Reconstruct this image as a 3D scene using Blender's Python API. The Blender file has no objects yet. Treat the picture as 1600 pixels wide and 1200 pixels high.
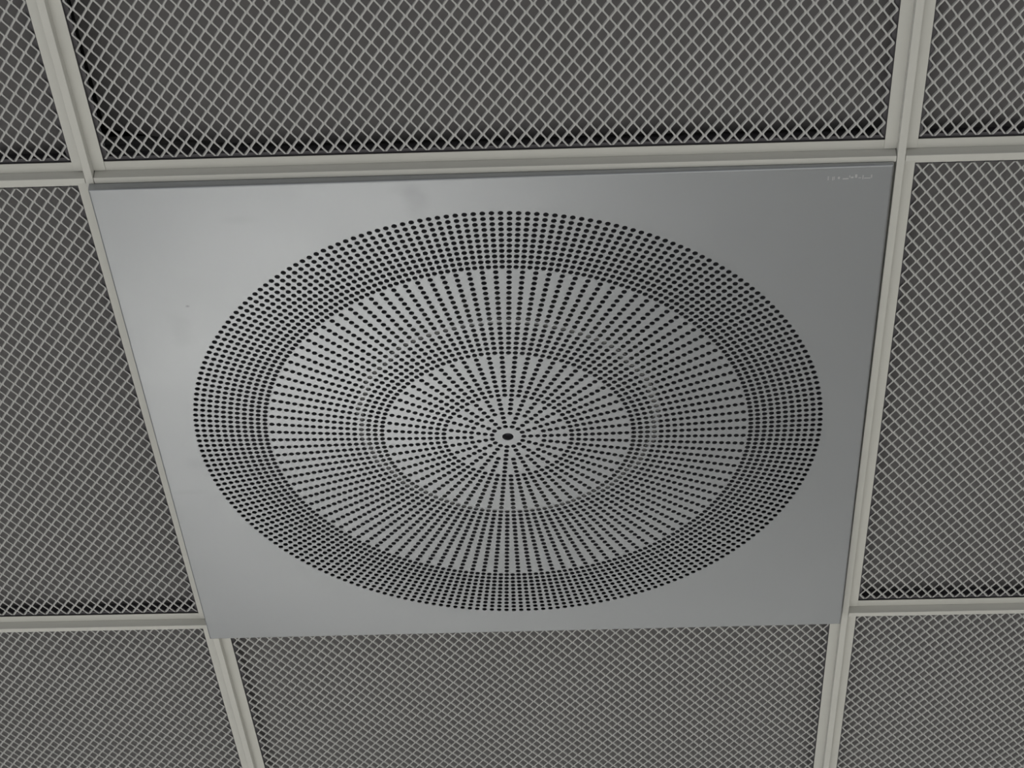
import bpy, math
from mathutils import Matrix, Vector

scene = bpy.context.scene
COL = scene.collection
CEIL = 2.70                      # height of the lowest face of the ceiling grid, metres


def W(x, y, z=0.0):
    """ceiling millimetres (origin at one grid crossing, x right, y away, z up) to world metres"""
    return Vector(((x - 300.0) / 1000.0, (y - 300.0) / 1000.0, CEIL + z / 1000.0))


# ------------------------------------------------------------------ camera
cam_data = bpy.data.cameras.new('camera')
cam_data.sensor_width = 36.0
cam_data.lens = 3439.5 / 1600.0 * 36.0
cam_data.clip_start = 0.05
cam = bpy.data.objects.new('camera', cam_data)
COL.objects.link(cam)
right = Vector((0.99881223, 0.04783086, 0.00929191))
down = Vector((-0.02337028, 0.63760817, -0.77000627))
fwd = Vector((-0.04275466, 0.76887452, 0.63796866))
rot = Matrix((right, -down, -fwd)).transposed()
cam.matrix_world = Matrix.Translation(W(380.44, -1148.02, -1157.90)) @ rot.to_4x4()
scene.camera = cam

# ------------------------------------------------------------------ world, lights, exposure
world = bpy.data.worlds.new('world')
scene.world = world
world.use_nodes = True
bg = world.node_tree.nodes['Background']
bg.inputs['Color'].default_value = (0.97, 0.98, 1.0, 1.0)
bg.inputs['Strength'].default_value = 0.30


def area_light(name, loc, aim, sx, sy, power, color, spread=180):
    d = bpy.data.lights.new(name, 'AREA')
    d.shape = 'RECTANGLE'
    d.size, d.size_y = sx, sy
    d.energy = power
    d.color = color
    d.spread = math.radians(spread)
    o = bpy.data.objects.new(name, d)
    COL.objects.link(o)
    o.location = loc
    o.rotation_euler = (Vector(aim) - Vector(loc)).to_track_quat('-Z', 'Y').to_euler()
    return o


# added fill lights outside the view, aimed at the floor for upward bounce
area_light('fill_left', (-1.5, -0.2, 2.69), (-1.5, -0.2, 0), 1.2, 0.3, 64.0, (1.0, 0.99, 0.97), 120)
area_light('fill_right', (1.5, -0.2, 2.69), (1.5, -0.2, 0), 1.2, 0.3, 40.0, (1.0, 0.99, 0.97), 120)
area_light('fill_far_left', (-0.66, 2.85, 2.69), (-0.66, 2.85, 0), 0.6, 0.3, 20.0, (1.0, 0.98, 0.95), 38)  # added pool of light for the bright reflection on the plate's left
area_light('fill_far_right', (0.6, 5.0, 2.69), (0.6, 5.0, 0), 0.6, 0.3, 20.0, (1.0, 0.99, 0.97), 80)  # added to brighten the far floor that the plate reflects

vs = scene.view_settings
vs.view_transform = 'Standard'
vs.look = 'None'
vs.exposure = 0.0
vs.gamma = 1.0
vs.use_curve_mapping = False


# ------------------------------------------------------------------ materials
def material(name, color, rough=0.5, metal=0.0, noise=0.0, nscale=20.0, rnoise=0.0, rscale=6.0,
             stretch=(1, 1, 1), bump=0.0, bscale=400.0):
    m = bpy.data.materials.new(name)
    m.use_nodes = True
    nt = m.node_tree
    b = nt.nodes['Principled BSDF']
    b.inputs['Base Color'].default_value = (*color, 1)
    b.inputs['Roughness'].default_value = rough
    b.inputs['Metallic'].default_value = metal
    tc = nt.nodes.new('ShaderNodeTexCoord')
    mp = nt.nodes.new('ShaderNodeMapping')
    mp.inputs['Scale'].default_value = stretch
    nt.links.new(tc.outputs['Object'], mp.inputs['Vector'])
    if noise > 0:
        n = nt.nodes.new('ShaderNodeTexNoise')
        n.inputs['Scale'].default_value = nscale
        n.inputs['Detail'].default_value = 4
        r = nt.nodes.new('ShaderNodeMapRange')
        r.inputs['To Min'].default_value = 1 - noise
        r.inputs['To Max'].default_value = 1 + noise
        mul = nt.nodes.new('ShaderNodeMixRGB')
        mul.blend_type = 'MULTIPLY'
        mul.inputs['Fac'].default_value = 1
        mul.inputs['Color1'].default_value = (*color, 1)
        nt.links.new(mp.outputs[0], n.inputs['Vector'])
        nt.links.new(n.outputs['Fac'], r.inputs['Value'])
        nt.links.new(r.outputs[0], mul.inputs['Color2'])
        nt.links.new(mul.outputs[0], b.inputs['Base Color'])
    if rnoise > 0:
        n = nt.nodes.new('ShaderNodeTexNoise')
        n.inputs['Scale'].default_value = rscale
        n.inputs['Detail'].default_value = 3
        r = nt.nodes.new('ShaderNodeMapRange')
        r.inputs['From Min'].default_value = 0.3
        r.inputs['From Max'].default_value = 0.7
        r.inputs['To Min'].default_value = rough - rnoise
        r.inputs['To Max'].default_value = rough + rnoise
        nt.links.new(tc.outputs['Object'], n.inputs['Vector'])
        nt.links.new(n.outputs['Fac'], r.inputs['Value'])
        nt.links.new(r.outputs[0], b.inputs['Roughness'])
    if bump > 0:
        n = nt.nodes.new('ShaderNodeTexNoise')
        n.inputs['Scale'].default_value = bscale
        n.inputs['Detail'].default_value = 2
        bp = nt.nodes.new('ShaderNodeBump')
        bp.inputs['Strength'].default_value = bump
        bp.inputs['Distance'].default_value = 0.0005
        nt.links.new(mp.outputs[0], n.inputs['Vector'])
        nt.links.new(n.outputs['Fac'], bp.inputs['Height'])
        nt.links.new(bp.outputs[0], b.inputs['Normal'])
    return m


M_TEE = material('cream_white_steel_paint', (0.64, 0.635, 0.60), 0.45, noise=0.03, nscale=9)
M_WEB = material('galvanised_web', (0.16, 0.16, 0.16), 0.5, noise=0.1, nscale=40)
M_PLATE = material('brushed_silver_plate', (0.392, 0.406, 0.430), 0.30, metal=0.74, noise=0.045, nscale=7,
                   rnoise=0.022, rscale=5)


def add_stains(mat, spots):
    """faint smears on the metal: (x, y, half width, half height in mm, tone)"""
    nt = mat.node_tree
    b = nt.nodes['Principled BSDF']
    src = b.inputs['Base Color'].links[0].from_socket
    tc = nt.nodes.new('ShaderNodeTexCoord')
    wob = nt.nodes.new('ShaderNodeTexNoise')
    wob.inputs['Scale'].default_value = 45
    nt.links.new(tc.outputs['Object'], wob.inputs['Vector'])
    for x, y, w, h, tone in spots:
        mp = nt.nodes.new('ShaderNodeMapping')
        mp.vector_type = 'TEXTURE'
        mp.inputs['Location'].default_value = (x / 1e3, y / 1e3, 0)
        mp.inputs['Scale'].default_value = (w / 1e3, h / 1e3, 1)
        ln = nt.nodes.new('ShaderNodeVectorMath')
        ln.operation = 'LENGTH'
        ad = nt.nodes.new('ShaderNodeMath')
        ad.operation = 'ADD'
        r = nt.nodes.new('ShaderNodeMapRange')
        r.interpolation_type = 'SMOOTHSTEP'
        r.inputs['From Min'].default_value = 0.6
        r.inputs['From Max'].default_value = 1.5
        r.inputs['To Min'].default_value = tone
        r.inputs['To Max'].default_value = 1.0
        mul = nt.nodes.new('ShaderNodeMixRGB')
        mul.blend_type = 'MULTIPLY'
        mul.inputs['Fac'].default_value = 1
        nt.links.new(tc.outputs['Object'], mp.inputs['Vector'])
        nt.links.new(mp.outputs[0], ln.inputs[0])
        nt.links.new(ln.outputs['Value'], ad.inputs[0])
        nt.links.new(wob.outputs['Fac'], ad.inputs[1])
        nt.links.new(ad.outputs[0], r.inputs['Value'])
        nt.links.new(src, mul.inputs['Color1'])
        nt.links.new(r.outputs[0], mul.inputs['Color2'])
        src = mul.outputs[0]
    nt.links.new(src, b.inputs['Base Color'])


add_stains(M_PLATE, ((-55, -278, 14, 22, 0.90), (-62, -290, 22, 10, 0.94), (-190, -262, 16, 7, 0.95),
                     (-244, -168, 2.5, 2.0, 0.6), (-254, -140, 14, 26, 0.94), (-268, 30, 16, 12, 0.94),
                     (-280, 70, 22, 6, 0.95)))
M_LETTER = material('pale_etched_letters', (0.53, 0.53, 0.54), 0.5, noise=0.02)
M_MESH = material('pale_grey_mesh_paint', (0.50, 0.50, 0.495), 0.5, noise=0.05, nscale=15)
M_FRAME = material('dark_tile_frame', (0.085, 0.08, 0.09), 0.6, noise=0.1)
M_PLENUM = material('dark_plenum_lining', (0.035, 0.034, 0.042), 0.8, noise=0.15)
M_COLLAR = material('galvanised_collar', (0.35, 0.35, 0.35), 0.45, metal=0.3, noise=0.15, nscale=30)
M_SOFFIT = material('grey_concrete_soffit', (0.27, 0.262, 0.265), 0.9, noise=0.12, nscale=3)
M_FLEECE = material('grey_acoustic_fleece', (0.185, 0.178, 0.182), 0.95, noise=0.10, nscale=6)
M_BOARD = material('white_ceiling_board', (0.7, 0.7, 0.68), 0.8, noise=0.03)
M_FLOOR = material('grey_floor_vinyl', (0.50, 0.50, 0.48), 0.5, noise=0.08, nscale=2)
M_WALL = material('white_wall_paint', (0.72, 0.71, 0.68), 0.8, noise=0.03, nscale=2)
M_SCREW = material('dark_screw_steel', (0.03, 0.03, 0.04), 0.5, metal=0.3, noise=0.1)


# ------------------------------------------------------------------ helpers
def mesh_object(name, verts, faces, mat, parent=None, smooth=False):
    """verts in metres, local to the parent (or to the world)"""
    me = bpy.data.meshes.new(name)
    me.from_pydata(verts, [], faces)
    me.materials.append(mat)
    if smooth:
        me.polygons.foreach_set('use_smooth', [True] * len(me.polygons))
    me.update()
    o = bpy.data.objects.new(name, me)
    COL.objects.link(o)
    if parent:
        o.parent = parent
    return o


class MB:
    def __init__(self):
        self.v, self.f = [], []

    def box(self, x0, x1, y0, y1, z0, z1):       # millimetres, any local frame
        b = len(self.v)
        for z in (z0, z1):
            self.v += [(x0 / 1e3, y0 / 1e3, z / 1e3), (x1 / 1e3, y0 / 1e3, z / 1e3),
                       (x1 / 1e3, y1 / 1e3, z / 1e3), (x0 / 1e3, y1 / 1e3, z / 1e3)]
        self.f += [tuple(b + i for i in q) for q in
                   ((0, 3, 2, 1), (4, 5, 6, 7), (0, 1, 5, 4), (1, 2, 6, 5), (2, 3, 7, 6), (3, 0, 4, 7))]

    def build(self, name, mat, parent=None, bevel=0.0):
        o = mesh_object(name, self.v, self.f, mat, parent)
        if bevel:
            m = o.modifiers.new('bevel', 'BEVEL')
            m.width = bevel / 1e3
            m.segments = 2
            m.limit_method = 'ANGLE'
        return o


def thing(name, loc, label, cat, group=None):
    o = bpy.data.objects.new(name, None)
    o.empty_display_size = 0.05
    COL.objects.link(o)
    o.location = loc
    o['label'] = label
    o['category'] = cat
    if group:
        o['group'] = group
    return o


def structure(o, label=None):
    o['kind'] = 'structure'
    if label:
        o['label'] = label
    return o


def room_box(name, x0, x1, y0, y1, z0, z1, mat):     # world millimetres
    m = MB()
    m.box(x0, x1, y0, y1, z0, z1)
    return structure(m.build(name, mat))


# ------------------------------------------------------------------ the room shell
room_box('floor', -3100, 3100, -3100, 6100, -100, 0, M_FLOOR)
CZ = CEIL * 1000
# concrete slab above the void
room_box('ceiling', -3100, 3100, -3100, 6100, CZ + 85, CZ + 300, M_SOFFIT)
# plain board ceiling around the field of open tiles
m = MB()
for a in ((-3100, -894, -3100, 6100), (894, 3100, -3100, 6100), (-894, 894, -3100, -894), (-894, 894, 894, 6100)):
    m.box(a[0], a[1], a[2], a[3], CZ + 8, CZ + 22)
structure(m.build('ceiling_border', M_BOARD))
room_box('wall_right', 3000, 3100, -3100, 6100, 0, CZ + 8, M_WALL)
room_box('wall_far', -3100, 3000, 6000, 6100, 0, CZ + 8, M_WALL)

# ------------------------------------------------------------------ ceiling grid
FL = 12.0      # half width of the flange
RB = 3.0       # half width of the rib
HZ = 8.0       # height of the flange above the face of the rib

for gx, label in ((0, 'long cream metal ceiling runner along the left edge of the perforated plate'),
                  (600, 'long cream metal ceiling runner along the right edge of the perforated plate')):
    t = thing('grid_runner', W(gx, 300, 0), label, 'ceiling runner', 'long ceiling runners')
    r = MB()
    r.box(-RB, RB, -900, 900, 0, HZ + 0.2)
    r.build('rib', M_TEE, t, bevel=0.5)
    f = MB()
    # the flange stops short of each crossing rib
    for y0, y1 in ((-900, -304.0), (-296.0, 296.0), (304.0, 900)):
        f.box(-FL, -RB + 0.1, y0, y1, HZ - 0.8, HZ)
        f.box(RB - 0.1, FL, y0, y1, HZ - 0.8, HZ)
    f.build('flange', M_TEE, t, bevel=0.2)
    w = MB()
    w.box(-0.6, 0.6, -900, 900, HZ, 38)
    w.box(-3, 3, -900, 900, 36, 44)
    w.build('web', M_WEB, t)

cross = {
    (0, -300): 'short cream cross bar left of the plate, nearest row, meeting its upper left corner',
    (0, 300): 'cream cross bar passing along the upper edge of the perforated plate',
    (0, 900): 'short cream cross bar right of the plate, meeting its upper right corner',
    (600, -300): 'short cream cross bar left of the plate, meeting its lower left corner',
    (600, 300): 'cream cross bar hidden behind the lower edge of the perforated plate',
    (600, 900): 'short cream cross bar right of the plate, meeting its lower right corner',
}
for (gy, gx), label in cross.items():
    t = thing('grid_cross_bar', W(gx, gy, 0), label, 'cross bar', 'short bars between the ceiling runners')
    r = MB()
    r.box(-300 + RB + 0.35, 300 - RB - 0.35, -RB, RB, 0.15, HZ + 0.2)
    r.build('rib', M_TEE, t, bevel=0.5)
    f = MB()
    f.box(-300 + RB + 0.6, 300 - RB - 0.6, -FL, -RB + 0.1, HZ + 0.05, HZ + 0.6)
    f.box(-300 + RB + 0.6, 300 - RB - 0.6, RB - 0.1, FL, HZ + 0.05, HZ + 0.6)
    f.build('flange', M_TEE, t)
    w = MB()
    w.box(-298, 298, -0.6, 0.6, HZ + 0.6, 38)
    w.box(-298, 298, -3, 3, 36, 44)
    w.build('web', M_WEB, t)

# ------------------------------------------------------------------ expanded metal tiles
PX, QY = 10.44, 15.29
NX, NY = 110, 75          # half cells


def expanded_sheet():
    v, f = [], []
    tx, lean, dep, bond = 1.5, 0.45, 1.2, 0.9
    ox, oy = -NX * PX / 4, -NY * QY / 4
    for k in range(NX):
        pts = []
        for j in range(NY + 1):
            on_left = (j + k) % 2 == 0
            x = (k * PX / 2 + tx / 2 - 0.05) if on_left else ((k + 1) * PX / 2 - tx / 2 + 0.05)
            y = j * QY / 2
            if j > 0:
                pts.append((x, y - bond))
            if j < NY:
                pts.append((x, y + bond))
        b = len(v)
        for x, y in pts:
            X, Y = x + ox, y + oy
            v += [((X - tx / 2) / 1e3, Y / 1e3, 0), ((X + tx / 2) / 1e3, Y / 1e3, 0),
                  ((X + tx / 2 + lean) / 1e3, Y / 1e3, dep / 1e3), ((X - tx / 2 + lean) / 1e3, Y / 1e3, dep / 1e3)]
        n = len(pts)
        for i in range(n - 1):
            p, q = b + 4 * i, b + 4 * (i + 1)
            f += [(p, q, q + 1, p + 1), (p + 1, q + 1, q + 2, p + 2),
                  (p + 2, q + 2, q + 3, p + 3), (p + 3, q + 3, q, p)]
        f += [(b, b + 1, b + 2, b + 3), (b + 4 * n - 4, b + 4 * n - 1, b + 4 * n - 2, b + 4 * n - 3)]
    return v, f


def make_tile():
    t = bpy.data.objects.new('expanded_mesh_panel', None)
    t.empty_display_size = 0.05
    COL.objects.link(t)
    v, f = expanded_sheet()
    s = mesh_object('expanded_metal_sheet', v, f, M_MESH, t)
    fr = MB()
    o, i = 294.0, 284.8
    for z0, z1, a, b in ((1.5, 2.2, o, i), (2.2, 15.0, o, o - 0.8)):
        fr.box(-a, a, -a, -b, z0, z1)
        fr.box(-a, a, b, a, z0, z1)
        fr.box(-a, -b, -b, b, z0, z1)
        fr.box(b, a, -b, b, z0, z1)
    fr.build('frame', M_FRAME, t)
    bk = MB()
    bk.box(-293, 293, -293, 293, 15.0, 17.0)
    bk.build('acoustic_backing', M_FLEECE, t)
    return t


tiles = {
    (-300, -300): ('silver expanded metal ceiling tile in the upper left corner, mostly cut off', 1),
    (300, -300): ('wide silver expanded metal ceiling tile above the perforated plate', 1),
    (900, -300): ('silver expanded metal ceiling tile in the upper right corner, mostly cut off', 1),
    (-300, 300): ('silver expanded metal ceiling tile left of the perforated plate', 1),
    (900, 300): ('silver expanded metal ceiling tile right of the perforated plate', 0),
    (-300, 900): ('silver expanded metal ceiling tile in the lower left corner, left of the long runner', 1),
    (300, 900): ('silver expanded metal ceiling tile below the perforated plate', 0),
    (900, 900): ('silver expanded metal ceiling tile in the lower right corner beside the runner', 1),
}
proto = None
for (tx_, ty_), (label, turn) in tiles.items():
    if proto is None:
        proto = make_tile()
        o = proto
    else:
        o = proto.copy()
        COL.objects.link(o)
        for ch in list(proto.children):
            c = ch.copy()
            COL.objects.link(c)
            c.parent = o
    o.location = W(tx_, ty_, HZ + 0.6)
    o.rotation_euler = (0, 0, math.pi * turn)
    o['label'] = label
    o['category'] = 'ceiling tile'
    o['kind'] = 'thing'
    o['group'] = 'expanded metal tiles around the diffuser'

# the backing of the tile above the plate has lifted along one side
lifted = next(o for o in COL.objects if o.get('label', '').startswith('wide silver'))
for ch in lifted.children:
    if ch.name.startswith('acoustic_backing'):
        n = 12
        v, f = [], []
        for z in (0.0, 2.0):
            for j in range(n + 1):
                for i in range(n + 1):
                    x, y = -293 + 586 * i / n, -293 + 586 * j / n
                    up = 22.0 * max(0.0, 1 - (293 - x) / 150.0) ** 2 + 3.0 * max(0.0, (-y - 200) / 93.0)
                    v.append((x / 1e3, y / 1e3, (15 + up + z) / 1e3))
        k = (n + 1) ** 2
        for j in range(n):
            for i in range(n):
                p = j * (n + 1) + i
                f.append((p, p + n + 1, p + n + 2, p + 1))
                f.append((k + p, k + p + 1, k + p + n + 2, k + p + n + 1))
        me = bpy.data.meshes.new('acoustic_backing')
        me.from_pydata(v, [], f)
        me.materials.append(M_FLEECE)
        ch.data = me

# ------------------------------------------------------------------ perforated air diffuser
HALF = 297.6
S = 5.754
R1 = 13.45
HR = 2.2
SAG = 4.4
zones = ((1, 3, 15), (4, 7, 30), (8, 16, 60), (17, 33, 120), (34, 44, 240))
PHASE = math.radians(0.1)

diff = thing('air_diffuser', W(296.98, 299.77, -9.62),
             'square silver ceiling air diffuser with a round field of radiating holes', 'air diffuser')
nrm = Vector((-0.0061, 0.01337, 1.0)).normalized()
xa = Vector((1, 0, 0.0061)).normalized()
ya = nrm.cross(xa)
diff.rotation_euler = Matrix((xa, ya, nrm)).transposed().to_euler()


def sag(r):
    return 0.0 if r >= 285 else -SAG * (1 - (r / 285.0) ** 2) ** 2


pv, pf = [], []


def P(r, th, dz=0.0):
    pv.append((r * math.cos(th) / 1e3, r * math.sin(th) / 1e3, (sag(r) + dz) / 1e3))
    return len(pv) - 1


def bridge(outer, inner, cx, cy):
    """triangles between two closed loops of vertex ids around (cx, cy), seen from below"""
    def ang(i):
        return math.atan2(pv[i][1] * 1e3 - cy, pv[i][0] * 1e3 - cx) % (2 * math.pi)
    A = sorted(((ang(i), i) for i in outer))
    B = sorted(((ang(i), i) for i in inner))
    na, nb = len(A), len(B)
    i = j = 0
    while i < na or j < nb:
        a, b = A[i % na][1], B[j % nb][1]
        ta = A[i + 1][0] if i + 1 < na else A[0][0] + 2 * math.pi if i < na else 99
        tb = B[j + 1][0] if j + 1 < nb else B[0][0] + 2 * math.pi if j < nb else 99
        if ta <= tb:
            pf.append((a, b, A[(i + 1) % na][1]))
            i += 1
        else:
            pf.append((a, b, B[(j + 1) % nb][1]))
            j += 1


TH = 1.0     # sheet thickness
shared = {}


def node(r, th):
    k = (round(r * 100), round(math.degrees(th) * 100) % 36000)
    if k not in shared:
        shared[k] = P(r, th)
    return shared[k]


NH = 12
for z, (k0, k1, n) in enumerate(zones):
    d = 2 * math.pi / n
    for k in range(k0, k1 + 1):
        r = R1 + (k - 1) * S
        ri, ro = r - S / 2, r + S / 2
        last = (k == k1)
        for c in range(n):
            th = PHASE + c * d
            outer = [node(ri, th - d / 2), node(ri, th), node(ri, th + d / 2)]
            fr_ = (0.5, 0.25, 0, -0.25, -0.5) if (last and z < len(zones) - 1) else (0.5, 0, -0.5)
            outer += [node(ro, th + d * q) for q in fr_]
            cx, cy = r * math.cos(th), r * math.sin(th)
            zz = sag(r)
            ring = []
            for q in range(NH):
                a = 2 * math.pi * q / NH
                pv.append(((cx + HR * math.cos(a)) / 1e3, (cy + HR * math.sin(a)) / 1e3, zz / 1e3))
                ring.append(len(pv) - 1)
            bridge(outer, ring, cx, cy)
            top = []
            for q in ring:
                x, y, zt = pv[q]
                pv.append((x, y, zt + TH / 1e3))
                top.append(len(pv) - 1)
            for q in range(NH):
                a, b = ring[q], ring[(q + 1) % NH]
                pf.append((a, top[q], top[(q + 1) % NH], b))
# centre: fixing hole
ri = R1 - S / 2
inner = [node(ri, PHASE + 2 * math.pi * q / 30) for q in range(30)]
hole = [P(4.75, PHASE + 2 * math.pi * q / 30) for q in range(30)]
holet = [P(4.75, PHASE + 2 * math.pi * q / 30, TH) for q in range(30)]
for q in range(30):
    w = (q + 1) % 30
    pf.append((inner[q], hole[q], hole[w], inner[w]))
    pf.append((hole[q], holet[q], holet[w], hole[w]))
# flat margin out to the folded edge
ro = R1 + 43 * S + S / 2
NB = 480
prev = [node(ro, PHASE + 2 * math.pi * q / NB) for q in range(NB)]


def sq(q, half, dz):
    a = 2 * math.pi * q / NB
    c, s = math.cos(a), math.sin(a)
    k = half / max(abs(c), abs(s))
    pv.append((k * c / 1e3, k * s / 1e3, dz / 1e3))
    return len(pv) - 1


loops = [[P(270, 2 * math.pi * q / NB) for q in range(NB)],
         [P(278, 2 * math.pi * q / NB) for q in range(NB)],
         [P(286, 2 * math.pi * q / NB) for q in range(NB)],
         [sq(q, HALF - 1.3, 0) for q in range(NB)]]
for i in range(1, 6):                                   # rolled edge
    a = i * math.pi / 10
    loops.append([sq(q, HALF - 1.3 * (1 - math.sin(a)), 1.3 * (1 - math.cos(a))) for q in range(NB)])


def lip(q):
    # the folded rim ends just under the grid, which the plate hangs from slightly out of level
    i = sq(q, HALF, 0)
    x, y, _ = pv[i]
    gap = 9.62 - 6.1 * x + 13.37 * y
    pv[i] = (x, y, max(1.6, min(gap - 0.35, 14.0)) / 1e3)
    return i


loops.append([lip(q) for q in range(NB)])
for nxt in loops:
    for q in range(NB):
        w = (q + 1) % NB
        pf.append((nxt[q], prev[q], prev[w], nxt[w]))
    prev = nxt
plate = mesh_object('perforated_face_plate', pv, pf, M_PLATE, diff)
plate['label'] = 'silver face plate with rings of small round holes'

# box above the plate: dark lining inside, bare steel outside
m = MB()
for a in ((-284, -282, -284, 284), (282, 284, -284, 284), (-282, 282, -284, -282), (-282, 282, 282, 284)):
    m.box(*a, 2.2, 44)
m.box(-284, 284, -284, 284, 44, 45)
m.box(-291, -282, -291, 291, 1.4, 2.2)
m.box(282, 291, -291, 291, 1.4, 2.2)
m.box(-282, 282, -291, -282, 1.4, 2.2)
m.box(-282, 282, 282, 291, 1.4, 2.2)
m.build('plenum_lining', M_PLENUM, diff)
m = MB()
for a in ((-286, -284.2, -286, 286), (284.2, 286, -286, 286), (-284.2, 284.2, -286, -284.2), (-284.2, 284.2, 284.2, 286)):
    m.box(*a, 2.4, 46)
m.box(-284.2, 284.2, -284.2, 284.2, 45.2, 46)
m.build('plenum_casing', M_COLLAR, diff)


def tube(name, r, th, z0, z1, mat, parent, n=72):
    v, f = [], []
    for q in range(n):
        a = 2 * math.pi * q / n
        c, s = math.cos(a) / 1e3, math.sin(a) / 1e3
        v += [(r * c, r * s, z0 / 1e3), ((r + th) * c, (r + th) * s, z0 / 1e3),
              ((r + th) * c, (r + th) * s, z1 / 1e3), (r * c, r * s, z1 / 1e3)]
        p, w = 4 * q, 4 * ((q + 1) % n)
        f += [(p, p + 1, w + 1, w), (p + 1, p + 2, w + 2, w + 1), (p + 2, p + 3, w + 3, w + 2), (p + 3, p, w, w + 3)]
    return mesh_object(name, v, f, mat, parent)


tube('duct_collar', 122, 6, 14, 44, M_COLLAR, diff)
# recessed screw in the middle
v, f = [], []
n = 24
for r, z in ((0.4, -SAG + 3.2), (2.6, -SAG + 3.0), (3.6, -SAG + 3.6), (3.8, -SAG + 5.0), (2.0, -SAG + 5.2), (2.0, 38)):
    for q in range(n):
        a = 2 * math.pi * q / n
        v.append((r * math.cos(a) / 1e3, r * math.sin(a) / 1e3, z / 1e3))
for i in range(5):
    for q in range(n):
        w = (q + 1) % n
        f.append((i * n + q, (i + 1) * n + q, (i + 1) * n + w, i * n + w))
f.append(tuple(range(n)))
mesh_object('centre_screw', v, f, M_SCREW, diff, smooth=True)

# worn pale lettering near one corner: only faint strokes are left
m = MB()
gx0, gy0 = 250.0, -284.0
strokes = ((0.0, 1.0, 0.2, 4.2), (4.0, 4.9, 0.0, 3.6), (5.4, 6.1, 0.4, 3.8), (8.8, 10.6, 1.2, 3.4), (13.0, 18.0, 0.6, 1.7),
           (18.6, 19.5, 2.4, 4.8), (20.2, 22.2, 1.6, 3.0), (23.6, 25.4, 2.0, 5.2), (26.6, 29.0, 1.3, 2.1),
           (30.0, 30.9, 0.2, 4.4), (31.6, 37.0, 0.8, 1.7), (37.2, 38.4, 1.4, 4.6))
for x0, x1, y0, y1 in strokes:
    m.box(gx0 + x0 * 0.85, gx0 + x1 * 0.85, gy0 - y1, gy0 - y0, -0.06, 0.02)
let = m.build('lettering', M_LETTER, diff)
let['label'] = 'faint worn pale lettering'
